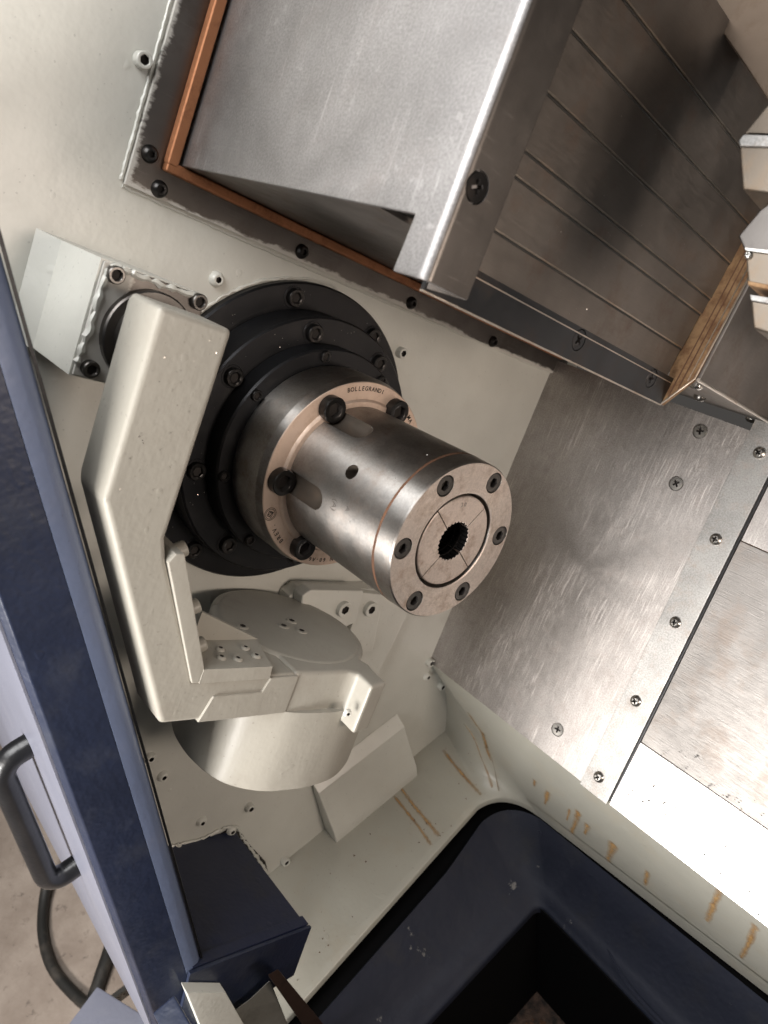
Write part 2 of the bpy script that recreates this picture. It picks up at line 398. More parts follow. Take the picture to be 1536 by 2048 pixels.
b.t.links.new(alpha, mx.inputs[0]); b.t.links.new(tr.outputs[0], mx.inputs[1]); b.t.links.new(b.b.outputs[0], mx.inputs[2])
b.t.links.new(mx.outputs[0], b.t.nodes['Material Output'].inputs['Surface']); M_drip = b.m
b = NB('chips')
c = b.mix(b.ramp(b.noise(60, 6, .7), [(.4, 0), (.65, 1)]), (.012, .009, .007), (.10, .06, .042))
M_pit = b.out(Base_Color=c, Roughness=.8, Normal=b.bump(b.noise(90, 6, .7), .8, .006))

# ------------------------------------------------------------------ screw heads (shared meshes)
def socket(name, r, h, m, k=.52):
    me = loops_mesh(name, [(0, r), (h-.6, r), (h, r-.6), (h, r*k*1.28), (h-.5, hexf(r*k)), (h*.47, hexf(r*k*.97)), (h*.47, .2)], dark=4); me.materials.append(m); me.materials.append(M_letter_shade); return me
def phillips(name, r, h, m, dome=True):
    L = [(0, r), (h*.35, r*.97), (h*.75, r*.78), (h, r*.55)] if dome else [(0, r), (h*.6, r), (h, r*.93)]
    me = loops_mesh(name, L+[(h+.02, crossf(r*.50, r*.15)), (h*.1, crossf(r*.34, r*.09)), (h*.05, .1)], dark=len(L)); me.materials.append(m); me.materials.append(M_letter_shade); return me
def button(name, r, h, m):
    me = loops_mesh(name, [(0, r), (h*.4, r*.96), (h*.8, r*.8), (h, r*.6), (h-.1, hexf(r*.36)), (h*.25, hexf(r*.34)), (h*.25, .1)], dark=4); me.materials.append(m); me.materials.append(M_letter_shade); return me
def countersunk(name, r, m):                    # flush socket screw in its black-edged sink
    me = loops_mesh(name, [(-.5, r), (.15, r), (.15, r*.93), (-.35, r*.90), (.1, r*.84), (.25, r*.8), (.25, hexf(r*.43)), (-3.0, hexf(r*.40)), (-3.0, .1)]); me.materials.append(m); return me

# ================================================================== THE SETTING
XW = -100
wpoly = [w2m((0, y, z)) for y, z in ((-258, -640), (420, -640), (420, 700), (-200, 700), (-200, 260))]
wall = solo('wall', prism_x([(p[1], p[2]) for p in wpoly], -118, XW, 0), M_wall, base=(XW, 0, 0), kind='structure', label='cream painted headstock wall behind the chuck')
sc_wall = button('wall_screw', 6.2, 4.6, M_wall); sc_wall2 = socket('wall_cap_screw', 5.4, 7.0, M_wall)
for q, me in (((281, 120), sc_wall2), ((432, 558), sc_wall), ((799, 704), sc_wall2), ((325, 1551), sc_wall), ((299, 1514), sc_wall), ((402, 1642), sc_wall),
              ((497, 1612), sc_wall2), ((568, 1719), sc_wall2), ((551, 1773), sc_wall), ((880, 1370), sc_wall2), ((898, 1438), sc_wall2), ((857, 1322), sc_wall2), ((853, 1352), sc_wall)):
    put('screw', me, wall, at(q[0], q[1], 0, XW), 'x', random.random())
# ragged bead of paint along the frame strips
def bead(pts, r, name='paint_bead'):
    P = smooth_path(pts, 22); rr = [r*(.5+.9*random.random()) for _ in P]
    for p in P: p.u = 0 if False else 0
    return P, rr
for pts, r in (([(XW, -199, 280), (XW, -199, 215), (XW, -198.5, 149)], 1.5), ([(XW, -197, 145.2), (XW, -90, 144.6), (XW, 30, 145), (XW, 160, 146), (XW, 348, 147)], 1.3)):
    P = smooth_path(pts, 26); part('paint_bead', tube([p+Vector((.2, random.uniform(-.35, .35), random.uniform(-.35, .35))) for p in P], [r*random.uniform(.6, 1.15) for _ in P], 6), M_wall, wall)

P = [Vector((XW+.4, r*math.cos(R_(a0)), r*math.sin(R_(a0)))) for a0, r in ((88+k*1.6, 139.4+random.uniform(-.5, 1.0)) for k in range(46))]
part('paint_bead', tube(P, [random.uniform(.6, 1.7) for _ in P], 6), M_wall, wall)
# sump ledge: a cream sheet running off the headstock wall and below the bed panel, with a rounded opening
def zf(x): return -562 - math.tan(R_(8))*(x+100)
Oc, Rc = [], []
for i in range(25):
    Y = -292 + i*(105+292)/24; x = 5+(110-Y)*.10
    Oc.append(Vector((XW, -292+i*(150+292)/24, -562))); Rc.append(Vector((x, Y, zf(x))))
a, bb, cc = Vector((5.5, 105, zf(5.5))), Vector((9, 152, -581)), Vector((62, 160, -590))
for i in range(1, 17):
    t = i/16
    Rc.append(a*(1-t)**2+bb*2*t*(1-t)+cc*t*t)
    w = max(0, (t-.15)/.85); Oc.append(Vector((XW, 150+14*math.sin(w*math.pi)+(137-150)*w, -562+(154)*w)))
for i in range(1, 25):
    t = i/24; x = 62+t*(470-62); Rc.append(Vector((x, 160, -590+38*min(1, t*1.1)))); Oc.append(Vector((XW+t*(470-XW), 137, -408)))
bm = bmesh.new(); K = 14; G = []
for o_, r_ in zip(Oc, Rc):
    G.append([bm.verts.new(o_.lerp(r_, k/K)) for k in range(K+1)]+[bm.verts.new(r_+Vector((0, 0, -2.5))+(r_-o_).normalized()*2.0), bm.verts.new(r_+Vector((0, 0, -9))+(r_-o_).normalized()*2.5), bm.verts.new(r_+Vector((0, 0, -10))-(r_-o_).normalized()*30)])
for g, h in zip(G, G[1:]):
    for k in range(len(g)-1): bm.faces.new((g[k], h[k], h[k+1], g[k+1]))
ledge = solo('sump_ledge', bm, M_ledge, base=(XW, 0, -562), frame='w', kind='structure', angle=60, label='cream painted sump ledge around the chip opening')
# rust runs on the ledge (thin dried films)
def ledge_hit(px, py):
    d = m2w(ray(px, py)); c = m2w(CM); best = None
    for i in range(len(Oc)-1):
        for tri in ((Oc[i], Oc[i+1], Rc[i+1]), (Oc[i], Rc[i+1], Rc[i])):
            n = (tri[1]-tri[0]).cross(tri[2]-tri[0])
            if abs(n.dot(d)) < 1e-9: continue
            t = n.dot(tri[0]-c)/n.dot(d); p = c+d*t
            ok = True
            for j in range(3):
                if n.dot((tri[(j+1) % 3]-tri[j]).cross(p-tri[j])) < -1e-6*n.length_squared: ok = False
            if ok and (best is None or t < best[0]): best = (t, p, n.normalized()*(1 if n.dot(d) < 0 else -1))
    return best
def drip(pix, w0, w1):
    hits = [ledge_hit(*q) for q in pix]; hits = [h for h in hits if h]
    if len(hits) < 2: return
    pts = smooth_path([h[1]+h[2]*.5 for h in hits], 8); nn = hits[0][2]
    bm = bmesh.new(); uvl = bm.loops.layers.uv.new('UVMap'); rows = []
    for i, p in enumerate(pts):
        t = (pts[min(i+1, len(pts)-1)]-pts[max(i-1, 0)]).normalized(); s_ = t.cross(nn).normalized()
        w = 2.1*(w0+(w1-w0)*i/len(pts))*random.uniform(.8, 1.25)
        rows.append((bm.verts.new(p-s_*w), bm.verts.new(p+s_*w)))
    for i in range(len(rows)-1):
        f = bm.faces.new((rows[i][0], rows[i][1], rows[i+1][1], rows[i+1][0]))
        for lp, u in zip(f.loops, ((0, i), (1, i), (1, i+1), (0, i+1))): lp[uvl].uv = (u[0], u[1]/len(rows))
    part('rust_run', bm, M_drip, ledge)
drip([(936, 1424), (952, 1448), (966, 1468), (976, 1500), (988, 1540), (997, 1582)], 1.6, 2.4)
drip([(928, 1446), (946, 1470), (962, 1510), (975, 1545), (985, 1575)], .8, 1.2)
drip([(966, 1464), (972, 1490), (980, 1520)], 2.2, 3.0)
drip([(886, 1500), (905, 1525), (930, 1555), (948, 1575), (962, 1590)], 1.7, 1.2)
drip([(800, 1574), (825, 1608), (850, 1638), (878, 1672)], 1.3, 1.8)
drip([(788, 1592), (812, 1622), (838, 1655), (862, 1690)], 1.1, 1.4)
drip([(1070, 1560), (1068, 1572)], 2.0, 1.0)
drip([(1097, 1582), (1090, 1608)], 3.0, 1.0)
drip([(1158, 1622), (1151, 1645), (1141, 1672)], 2.6, 1.6)
drip([(1140, 1618), (1134, 1640)], 1.4, .8)
drip([(1228, 1686), (1221, 1706), (1213, 1728)], 3.6, 1.8)
drip([(1176, 1648), (1170, 1668)], 2.5, 1.2)
drip([(1296, 1742), (1290, 1770)], 2.5, 1.0)
drip([(1440, 1780), (1428, 1808), (1414, 1842), (1398, 1884)], 2.4, 2.0)
drip([(1512, 1850), (1496, 1890), (1482, 1915)], 2.2, 1.4)

bm = bmesh.new()
for _ in range(110):
    i_ = random.randrange(len(Oc)-1); k_ = random.random()**.6; j_ = random.random()
    p = Oc[i_].lerp(Oc[i_+1], j_).lerp(Rc[i_].lerp(Rc[i_+1], j_), k_*.97); n_ = (Oc[i_+1]-Oc[i_]).cross(Rc[i_]-Oc[i_])
    if n_.length < 1e-6: continue
    n_.normalize(); n_ = n_ if n_.z > 0 or n_.y < 0 else -n_; t_ = n_.orthogonal().normalized(); w_ = n_.cross(t_); a0 = random.random()*6; r = random.uniform(.5, 1.6)
    bm.faces.new([bm.verts.new(p+n_*random.uniform(.4, 1.2)+(t_*math.cos(a0+q*2.1)+w_*math.sin(a0+q*2.1))*r*random.uniform(.4, 1.4)) for q in range(3)])
solo('ledge_swarf', bm, M_rust, base=(0, 0, -580), frame='w', kind='stuff', label='small dark metal chips lying on the cream ledge', cat='swarf')
# chip tray below the opening
tray = thing('chip_tray', 'dark blue sloping chip tray inside the sump opening', 'tray', base=(110, 0, -680), frame='w')
def quad(*p):
    bm = bmesh.new(); bm.faces.new([bm.verts.new(q) for q in p]); return bm
def plate(pts, thick):                          # slab below a planar polygon
    P = [Vector(p) for p in pts]; n = (P[1]-P[0]).cross(P[2]-P[0]).normalized()
    if n.z < 0: n = -n
    bm = prism([P, [p-n*thick for p in P]]); bevel(bm, .8, 1); return bm
Ti, To = [], []
nS1, nC = 25, 16
for i, r_ in enumerate(Rc):
    if i < nS1:
        t_ = i/(nS1-1); To.append(Vector((r_.x+15-9*max(0, t_-.8)/.2, r_.y, -613))); Ti.append(Vector((114-5*t_, -300+t_*390, -680)))
    elif i < nS1+nC:
        t_ = (i-nS1+1)/nC; To.append(Vector((r_.x+6*(1-t_), r_.y+5*t_, -613))); a_ = Vector((109, 90, -680)); m_ = Vector((109, 106, -680)); e_ = Vector((126, 105, -680)); Ti.append(a_*(1-t_)**2+m_*2*t_*(1-t_)+e_*t_*t_)
    else:
        t_ = (i-nS1-nC+1)/24; To.append(Vector((r_.x, r_.y+5, -613+24*t_))); Ti.append(Vector((126+t_*434, 105-21*t_, -680)))
bm = bmesh.new(); G = []
for o_, i_ in zip(To, Ti):
    w_ = (o_-i_); w_.z = 0; w_.normalize(); row = [bm.verts.new(o_+w_*2+Vector((0, 0, -3)))]
    for k in range(13):
        t_ = k/12; p = o_.lerp(i_, t_); p.z += -7*math.sin(t_*math.pi)+(3.0 if .76 < t_ < .9 else 0); row.append(bm.verts.new(p))
    d_ = (i_-o_); d_.z = 0; d_.normalize()
    for q in (i_+d_*3+Vector((0, 0, -1.5)), i_+d_*4+Vector((0, 0, -5)), i_+d_*4+Vector((0, 0, -14))): row.append(bm.verts.new(q))
    G.append(row)
for g, h in zip(G, G[1:]):
    for k in range(len(g)-1): bm.faces.new((g[k], h[k], h[k+1], g[k+1]))
part('sloping_rim', bm, M_tray, tray, angle=50)
bm = bmesh.new(); G = []
for o_, i_ in zip(To, Ti):
    w_ = (o_-i_); w_.z = 0; w_.normalize(); G.append([bm.verts.new(o_+w_*1+Vector((0, 0, -3.5))), bm.verts.new(o_+w_*75+Vector((0, 0, -16)))])
for g, h in zip(G, G[1:]): bm.faces.new((g[0], h[0], h[1], g[1]))
part('gap_shade', bm, M_void, tray)  # black sheet added to keep the gap under the rim dark
part('throat_wall', plate([(110, 104, -683), (115, -420, -683), (116, -420, -949), (111, 104, -949)], 3), M_void, tray)  # throat walls painted black in place of their shade
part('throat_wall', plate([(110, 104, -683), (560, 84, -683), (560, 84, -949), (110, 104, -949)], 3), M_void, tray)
part('weld_seam', tube(smooth_path([atw(1078, 1660, 2, -625), atw(1130, 1745, 2, -655), atw(1180, 1830, 2, -668), (250, 102, -668), (330, 98, -672)], 8), 2.2, 6), M_tray, tray)
bm = bmesh.new(); add_box(bm, -60, 700, -318, 300, -955, -950); solo('sump_floor', bm, M_pit, base=(100, 0, -952), frame='w', kind='structure', label='rusty floor of the chip sump')
bm = bmesh.new()
for _ in range(420):
    p = Vector((random.uniform(130, 330), random.uniform(-120, 80), -949)); r = random.uniform(2, 7)
    a0 = random.random()*6; k = [bm.verts.new(p+Vector((r*math.cos(a0+j*1.9), r*math.sin(a0+j*1.9), random.uniform(0, 6)))) for j in range(3)]
    bm.faces.new(k)
solo('metal_chips', bm, M_rust, base=(200, 0, -949), frame='w', kind='stuff', label='scattered rusty swarf at the bottom of the sump', cat='swarf')
bm = bmesh.new(); add_box(bm, -3500, 900, -3500, 300, -1110, -1100); solo('workshop_floor', bm, M_floor, base=(0, -500, -1100), frame='w', kind='structure', label='brown stained concrete workshop floor')

# ================================================================== BED PANEL (right)
UP = 351
bed = thing('scratched_guard', 'scratched steel bed guard sheet to the right of the chuck', 'guard sheet', base=(40, UP, -40))
cs_ph = loops_mesh('flat_screw', [(-3.8, 6.95), (-.25, 6.95), (-.05, 6.7), (-.05, crossf(3.8, 1.05)), (-3.0, crossf(2.6, .7)), (-3.0, .1)], dark=3); cs_ph.materials.append(M_screw); cs_ph.materials.append(M_letter_shade)
scr_at = [at(*q, 1, UP) for q in ((1400, 862), (1352, 967), (1115, 1459))]
bm = prism([[(-100, UP, -248), (147, UP, -250), (147, UP, 158), (-100, UP, 163)], [(-100, UP+4, -248), (147, UP+4, -250), (147, UP+4, 158), (-100, UP+4, 163)]])
part('sheet', apply_bool(bm, [cyl_cut(p, (0, -1, 0), 7.75, 3.9) for p in scr_at], 'sheet'), M_panel, bed)
for p, sp_ in zip(scr_at, (.3, .75, .1)): put('screw', cs_ph, bed, p, '-u', sp_)
strip = thing('joint_strip', 'narrow riveted steel strip beside the scratched panel', 'metal strip', base=(162, UP, -50))
part('strip', box(145.5, 180, UP-3.2, UP-.4, -252, 170, .5), M_strip, strip)
rv = phillips('dome_screw', 6.0, 3.6, M_screw)
for q in ((1519, 906), (1432, 1079), (1351, 1245), (1272, 1402), (1198, 1554)): put('screw', rv, strip, at(*q, 1, UP-3.2), '-u', random.random()*1.5)
seal = solo('seal_lip', box(180.1, 182.2, UP-1.2, UP+5, -247, 175, .4), M_black, base=(182, UP, -40), label='thin dark seal along the right edge of the riveted strip', cat='seal')
cov = thing('bed_cover', 'brushed steel slide cover right of the riveted strip', 'cover', base=(330, UP, -60))
part('brushed_plate', box(182.5, 520, UP+.6, UP+4, -173.2, 56.2, .5), M_brush, cov)
part('upper_plate', box(182.5, 520, UP+1.6, UP+5, 57.2, 240, .5), M_panel, cov)
part('seam', box(182.5, 520, UP+3.2, UP+4.5, -176, 60, 0), M_rust, cov)
apron = solo('apron_sheet', prism([[(182.6, UP+.4, -174.2), (520, UP+.4, -174.2), (520, UP-2.0, -250), (182.6, UP-2.0, -250)], [(182.6, UP+4, -174.2), (520, UP+4, -174.2), (520, UP+2, -250), (182.6, UP+2, -250)]]), M_polish, base=(330, UP, -212), label='glaring polished steel sheet just above the cream ledge', cat='sheet')
bm = bmesh.new()
for _ in range(150):
    x, v = random.uniform(190, 420), random.uniform(-246, -150); a0 = random.random()*6; r = random.uniform(.4, 1.3)
    k = [bm.verts.new((x+r*math.cos(a0+j*2.1)*(1.6 if j else 1), UP-2.6+random.uniform(-.3, .3), v+r*math.sin(a0+j*2.1))) for j in range(3)]; bm.faces.new(k)
solo('swarf_specks', bm, M_blackscrew, base=(300, UP, -200), kind='stuff', label='tiny dark swarf specks on the polished sheet', cat='swarf')

# ================================================================== WIPER FRAME ON THE WALL
wf = thing('wiper_frame', 'dark steel wiper frame with copper edge around the slide opening', 'frame', base=(XW, -180, 160))
part('strip', box(XW+.3, -96.5, -196.5, -172, 148, 330, .4), M_smear, wf)
part('strip', prism_x([(-196.5, 147), (372, 147), (372, 168.5), (-172.2, 168.5), (-172.2, 170), (-196.5, 147.8)], XW+.3, -96.6, .4), M_smear, wf)
part('copper_wiper', box(-96.4, -88.5, -176.0, -167.4, 170, 330, 2.2, 3), M_copper, wf)
part('copper_wiper', box(-96.4, -89.0, -175.5, 350, 165.4, 173.0, 2.0, 3), M_copper, wf)
sfr = button('frame_screw', 6.0, 4.4, M_blackscrew)
for q in ((299, 308), (318, 378), (603, 503), (822, 606), (985, 683)): put('screw', sfr, wf, at(*q, 0, -96.5), 'x', random.random())

# ================================================================== WAY COVER (upper middle)
wc = thing('way_cover', 'large satin steel slide cover box above the chuck', 'cover', base=(40, -165, 172))
UCV = -165
bend = [(-99, UCV), (60, UCV), (149, UCV), (150.5, UCV), (169, UCV)]
for k in range(1, 7): t_ = math.pi/2*k/6; bend.append((169+5*math.sin(t_), UCV+5-5*math.cos(t_)))
bend += [(174, -150), (174, -132)]
rows = [145.0, 147.0, 171.0, 173.2, 200, 420]
bm = bmesh.new(); V = {}
for r_, v in enumerate(rows):
    for c_, (x, u) in enumerate(bend):
        if v < 173 and c_ < 3: continue
        V[r_, c_] = bm.verts.new((x + (1.2 if (c_ == 3 and v > 160) else 0), u, v))
for r_ in range(len(rows)-1):
    for c_ in range(len(bend)-1):
        k4 = [(r_, c_), (r_, c_+1), (r_+1, c_+1), (r_+1, c_)]
        if all(k in V for k in k4): bm.faces.new([V[k] for k in k4])
bmesh.ops.recalc_face_normals(bm, faces=bm.faces[:])
if sum(f.normal.y for f in bm.faces) > 0: bmesh.ops.reverse_faces(bm, faces=bm.faces[:])
bmesh.ops.solidify(bm, geom=bm.faces[:], thickness=3.0)
bevel(bm, .9, 2, 50)
pf = at(955, 375, 0, 174.0)
bm = apply_bool(bm, [cyl_cut(pf, (1, 0, 0), 7.75, 2.9)], 'bent_sheet')
for f in bm.faces:
    c_ = f.calc_center_median()
    if c_.x > 173.2 and f.normal.x > .8: f.material_index = 1
part('bent_sheet', bm, M_cover, wc, angle=40).data.materials.append(M_frame)
part('bottom_plate', box(-99, 120, UCV+3.6, 340, 173.6, 177, .3), M_dark, wc)
part('flange_return', box(146, 170.5, -134.5, -132.2, 145, 420, .3), M_dark, wc)
cs_dark = with_mat(cs_ph, M_rail)
csd = countersunk('flat_socket_screw', 7.2, M_blackscrew)
put('screw', cs_ph if False else with_mat(cs_ph, M_blackscrew), wc, at(955, 375, 0, 174.0), 'x', .4)
# telescoping plates, each a little prouder than the one below
steps = [144.2, 162.6, 191.4, 221.4, 235.0, 265.6, 297.4, 329.5, 370]
endu = [166, 168, 171, 176, 181, 183, 186, 190, 196]
xs = [141.0, 134.6, 135.4, 136.2, 137.0, 137.8, 138.6, 139.4]
for i in range(8):
    bm = bmesh.new(); x1 = xs[i]; add_hull8(bm, [(x1-3, -131, steps[i]), (x1, -131, steps[i]), (x1, endu[i], steps[i]), (x1-3, endu[i], steps[i]),
                                                 (x1-3, -131, steps[i+1]+4), (x1, -131, steps[i+1]+4), (x1, endu[i+1], steps[i+1]+4), (x1-3, endu[i+1], steps[i+1]+4)])
    if i == 0: bm = apply_bool(bm, [cyl_cut(at(*q, 0, 141), (1, 0, 0), 7.5, 2.9) for q in ((1158, 680), (1303, 757))], 'slide_plate')
    part('slide_plate', bm, M_rail if i == 0 else M_dark, wc)
    bm = bmesh.new(); add_hull8(bm, [(x1-3.2, -131, steps[i]-.5), (x1+.15, -131, steps[i]-.5), (x1+.15, endu[i]-1, steps[i]-.5), (x1-3.2, endu[i]-1, steps[i]-.5),
                                     (x1-3.2, -131, steps[i]+.5), (x1+.15, -131, steps[i]+.5), (x1+.15, endu[i]-1, steps[i]+.5), (x1-3.2, endu[i]-1, steps[i]+.5)])
    if i > 1:
        part('plate_lip', bm, M_edge, wc)
        part('lip_shade', box(x1-3.0, x1-.25, -131, endu[i]-1.5, steps[i]-1.9, steps[i]-.55, .2, 1), M_hose, wc)  # dark strip painted in for the shade seam below each lip
    if i == 0: part('rail_lip', box(136, 141.2, -131, 167, 162.2, 163.0, .1), M_edge, wc)
part('bright_lip', box(138, 141.4, -131, 166, 143.2, 144.2, 0), M_edge, wc)
for q in ((1158, 680), (1303, 757)): put('screw', cs_dark, wc, at(*q, 0, 141), 'x', random.random())
# rusty edge of the plate stack
el = [(140.3, 166.5, 144.5), (140.3, 186.5, 297.4), (140.3, 196, 370)]
bm = bmesh.new()
lo = [Vector((141.3, 166, 144.3)), Vector((157, 168.6, 171.5)), Vector((157, 196, 372)), Vector((138.6, 196, 372)), Vector((134.0, 170, 175))]
bm = prism([lo, [p+Vector((0, 5, 0)) for p in lo]]); part('stack_edge', bm, M_rustedge, wc, label='rusty laminated edge of the plate stack')
for k in range(3):
    o_ = 143+4.5*k; part('lamination', tube([(o_+1, 166.3+2.0*k/3, 152+8*k), (o_+1, 195.8, 372)], .5, 6), M_edge if k == 2 else M_rust, wc)
part('outer_lip', tube([(140.3, 166, 143.8), (157.2, 168.4, 171.2), (157.2, 196, 372)], .8, 6), M_edge, wc)

# ================================================================== CARRIAGE COVER (right of the plate stack)
cc_ = thing('carriage_cover', 'dark steel carriage cover with round screws at right', 'cover', base=(130, 260, 172))
bm = bmesh.new(); add_hull8(bm, [(-60, 172, 171), (160, 172, 171), (160, 362, 170.5), (-60, 362, 170.5), (-60, 200, 420), (160, 200, 420), (160, 362, 420), (-60, 362, 420)])
bevel(bm, 1.0, 2); part('body', bm, M_dark, cc_)
part('bright_edge', tube([(159.6, 170, 171.4), (159.6, 356, 170.8)], 1.5, 8), M_edge, cc_)
for q in ((1441, 715), (1534, 783)): put('screw', with_mat(cs_ph, M_darkscrew), cc_, at(*q, 0, 160), 'x', random.random())
for q in ((1393, 770), (1503, 838)): put('screw', rv, cc_, at(*q, 2, 170.6), '-v', .3)
for q in ((1400, 793), (1312, 776)): put('bolt_end', with_mat(sfr, M_darkscrew), cc_, at(*q, 2, 170.6), '-v', .3)

# ================================================================== TURRET TOOL HOLDERS (right edge, nearer the camera)
UT = -20
def tool(label, quad_, depth=60):
    q = [at(*p, 1, UT) for p in quad_]
    t = thing('tool_holder', label, 'tool holder', base=tuple(q[0]), group='tool holders at the right edge')
    bm = prism([q, [p+Vector((0, depth, 0)) for p in q]]); bevel(bm, 1.6, 3); part('shank', bm, M_tool, t)
    return t, q
def bevelled_slab(pix, u0, u1, bv=1.2):
    q = [at(*p, 1, u0) for p in pix]; bm = prism([q, [p+Vector((0, u1-u0, 0)) for p in q]]); bevel(bm, bv, 3); return bm
t1, q1 = tool('uppermost of the three steel tool holders at the right edge', [(1478, 292), (1640, 296), (1640, 402), (1484, 378)])
part('ground_edge', bevelled_slab([(1475, 282), (1486, 267), (1640, 272), (1640, 297), (1478, 292)], UT-.6, UT+60), M_strip, t1)
part('clamp', bevelled_slab([(1488, 267), (1536, 208), (1640, 90), (1640, 271)], UT+4, UT+60), M_tool, t1)
t2, q2 = tool('middle steel tool holder at the right edge with an oily yellow underside', [(1490, 500), (1640, 520), (1640, 596), (1495, 566)])
part('clamp', bevelled_slab([(1476, 472), (1520, 420), (1640, 330), (1640, 512), (1488, 498)], UT+3, UT+60), M_frame, t2)
part('ground_edge', bevelled_slab([(1488, 494), (1640, 512), (1640, 521), (1490, 501)], UT-.6, UT+3, .4), M_screw, t2)
part('oily_edge', bevelled_slab([(1494, 561), (1640, 588), (1640, 600), (1496, 570)], UT-.4, UT+40, .5), M_rustedge, t2)
t3, q3 = tool('lowest steel tool holder at the right edge below the oily one', [(1501, 600), (1640, 624), (1640, 700), (1506, 656)])
part('ground_edge', bevelled_slab([(1499, 588), (1640, 612), (1640, 626), (1501, 601)], UT-.6, UT+50, .6), M_strip, t3)
put('set_screw', rv, t2, at(1497, 510, 1, UT-.7), '-u', .3).scale = (.35, .35, .35)
bm = bevelled_slab([(1372, -40), (1490, 130), (1545, 215), (1680, 300), (1680, -40)], 40, 70)
solo('turret_plate', bm, M_turret, base=tuple(at(1490, 130, 1, 40)), label='brownish steel turret plate in the upper right corner', cat='plate')

# ================================================================== SPINDLE NOSE COVER
sp = thing('spindle_nose_cover', 'black stepped spindle nose rings bolted to the cream wall', 'spindle cover', base=(XW, 0, 0))
part('outer_ring', lathe_x([(XW-4, 137.5), (-94, 137.5), (-92.3, 136), (-92.3, 112), (-92.5, 60)], n=160), M_black, sp)
part('middle_ring', lathe_x([(-92.2, 115.6), (-63.5, 115.6), (-62, 114.2), (-62, 92), (-62, 60)], n=160), M_black, sp)
part('inner_ring', lathe_x([(-61.9, 94.4), (-45.2, 94.4), (-43.7, 93), (-43.7, 80), (-43.7, 60)], n=160), M_black, sp)
s8 = socket('ring_screw', 7.4, 5.0, M_blackscrew); s8b = socket('ring_screw_small', 4.6, 3.0, M_blackscrew)
rim1 = loops_mesh('counterbore', [(.1, 9.6), (.5, 9.4), (.5, 8.9), (.05, 8.7), (.05, .5)]); rim1.materials.append(M_black)
for k in range(8):
    a0 = R_(108.5-45*k)
    for x, r, me in ((-92.3, 125.2, s8), (-62, 103.0, s8), (-43.7, 88.6, s8b)):
        put('screw', me, sp, (x, r*math.cos(a0), r*math.sin(a0)), 'x', random.random())
        if me is s8: put('counterbore', rim1, sp, (x, r*math.cos(a0), r*math.sin(a0)), 'x', 0)

# ================================================================== COLLET CHUCK
ck = thing('collet_chuck', 'steel collet chuck with six-screw front cap on the spindle', 'chuck', base=(0, 0, 0))
part('drum', lathe_x([(-44, 60), (-44, 80.5), (-38, 81.8), (-8.5, 81.8), (-7.5, 81.4), (-.6, 79.8)], n=160), M_chuck, ck)
fl = part('flange_face', lathe_x([(-.6, 79.8), (0, 79.2), (0, 66), (1.8, 64.6), (2.2, 63.8), (2.2, 55)], n=160), M_flange, ck)
body = lathe_x([(.5, 0), (.5, 60.4), (106.9, 60.4), (107.6, 59.6), (107.6, 35.5), (68, 35.5), (68, 0)], n=192)
cuts = []
for k in range(6):
    a0 = R_(10+60*k); cy, cz = 65.5*math.cos(a0), 65.5*math.sin(a0)
    prof = [(-3, 0), (-3, 10.6)]+[(36+12*math.sin(t*math.pi/16), 10.6*math.cos(t*math.pi/16)) for t in range(0, 8)]+[(48, 0)]
    cuts.append(lathe_x(prof, (cy, cz), 40))
def radial_cyl(x, ang, r, r0, r1, n=32):
    a0 = R_(ang); d = Vector((0, math.cos(a0), math.sin(a0))); t = Vector((0, -math.sin(a0), math.cos(a0))); bm = bmesh.new(); L = []
    for rr in (r0, r1): L.append([bm.verts.new(Vector((x, 0, 0))+d*rr+Vector((1, 0, 0))*r*math.cos(2*math.pi*i/n)+t*r*math.sin(2*math.pi*i/n)) for i in range(n)])
    for i in range(n): bm.faces.new((L[0][i], L[0][(i+1) % n], L[1][(i+1) % n], L[1][i]))
    bm.faces.new(L[0]); bm.faces.new(L[1]); return bm
for k in range(3): cuts.append(radial_cyl(61.5, 160.5+120*k, 5.6, 44, 70))
cuts.append(radial_cyl(15, 84, 3.4, 52, 70))
bmb = apply_bool(body, cuts, 'body')
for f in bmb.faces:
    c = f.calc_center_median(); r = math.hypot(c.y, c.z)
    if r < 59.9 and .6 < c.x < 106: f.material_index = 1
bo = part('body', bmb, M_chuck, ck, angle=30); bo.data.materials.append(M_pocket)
bm = bmesh.new(); L = [[], [], [], []]; ph = [random.random()*6 for _ in range(6)]
for i in range(240):
    a_ = 2*math.pi*i/240; w0 = .25+.55*max(0, math.sin(3*a_+ph[0])*math.sin(7*a_+ph[1]))+random.uniform(0, .35); w1 = .2+.7*max(0, math.sin(2*a_+ph[2])*math.sin(5*a_+ph[3]))+random.uniform(0, .35)
    for k, (x, r) in enumerate(((107.5-w0, 60.41), (107.5, 60.5), (108.5, 60.5), (108.6+w1, 60.36))): L[k].append(bm.verts.new((x, r*math.cos(a_), r*math.sin(a_))))
for q, w in zip(L, L[1:]):
    for i in range(240): bm.faces.new((q[i], q[(i+1) % 240], w[(i+1) % 240], w[i]))
part('joint_rust', bm, M_rust, ck, label='rusty seam between body and cap')
capb = lathe_x([(108.2, 36.8), (108.2, 59.6), (108.8, 60.3), (124.0, 60.0), (125, 59.2), (125.05, 58.8), (125.05, 37.6), (124.5, 36.8)], n=160, closed=True)
c6 = [(125.05, 50.3*math.cos(R_(10.4+60*k)), 50.3*math.sin(R_(10.4+60*k))) for k in range(6)]
capb = apply_bool(capb, [cyl_cut(p, (1, 0, 0), 7.9, 5.0, 40) for p in c6], 'front_cap')
for f in capb.faces:
    if f.calc_center_median().x > 124.7 and abs(f.normal.x) > .5: f.material_index = 1
cap = part('front_cap', capb, M_chuck, ck, angle=30); cap.data.materials.append(M_capface)
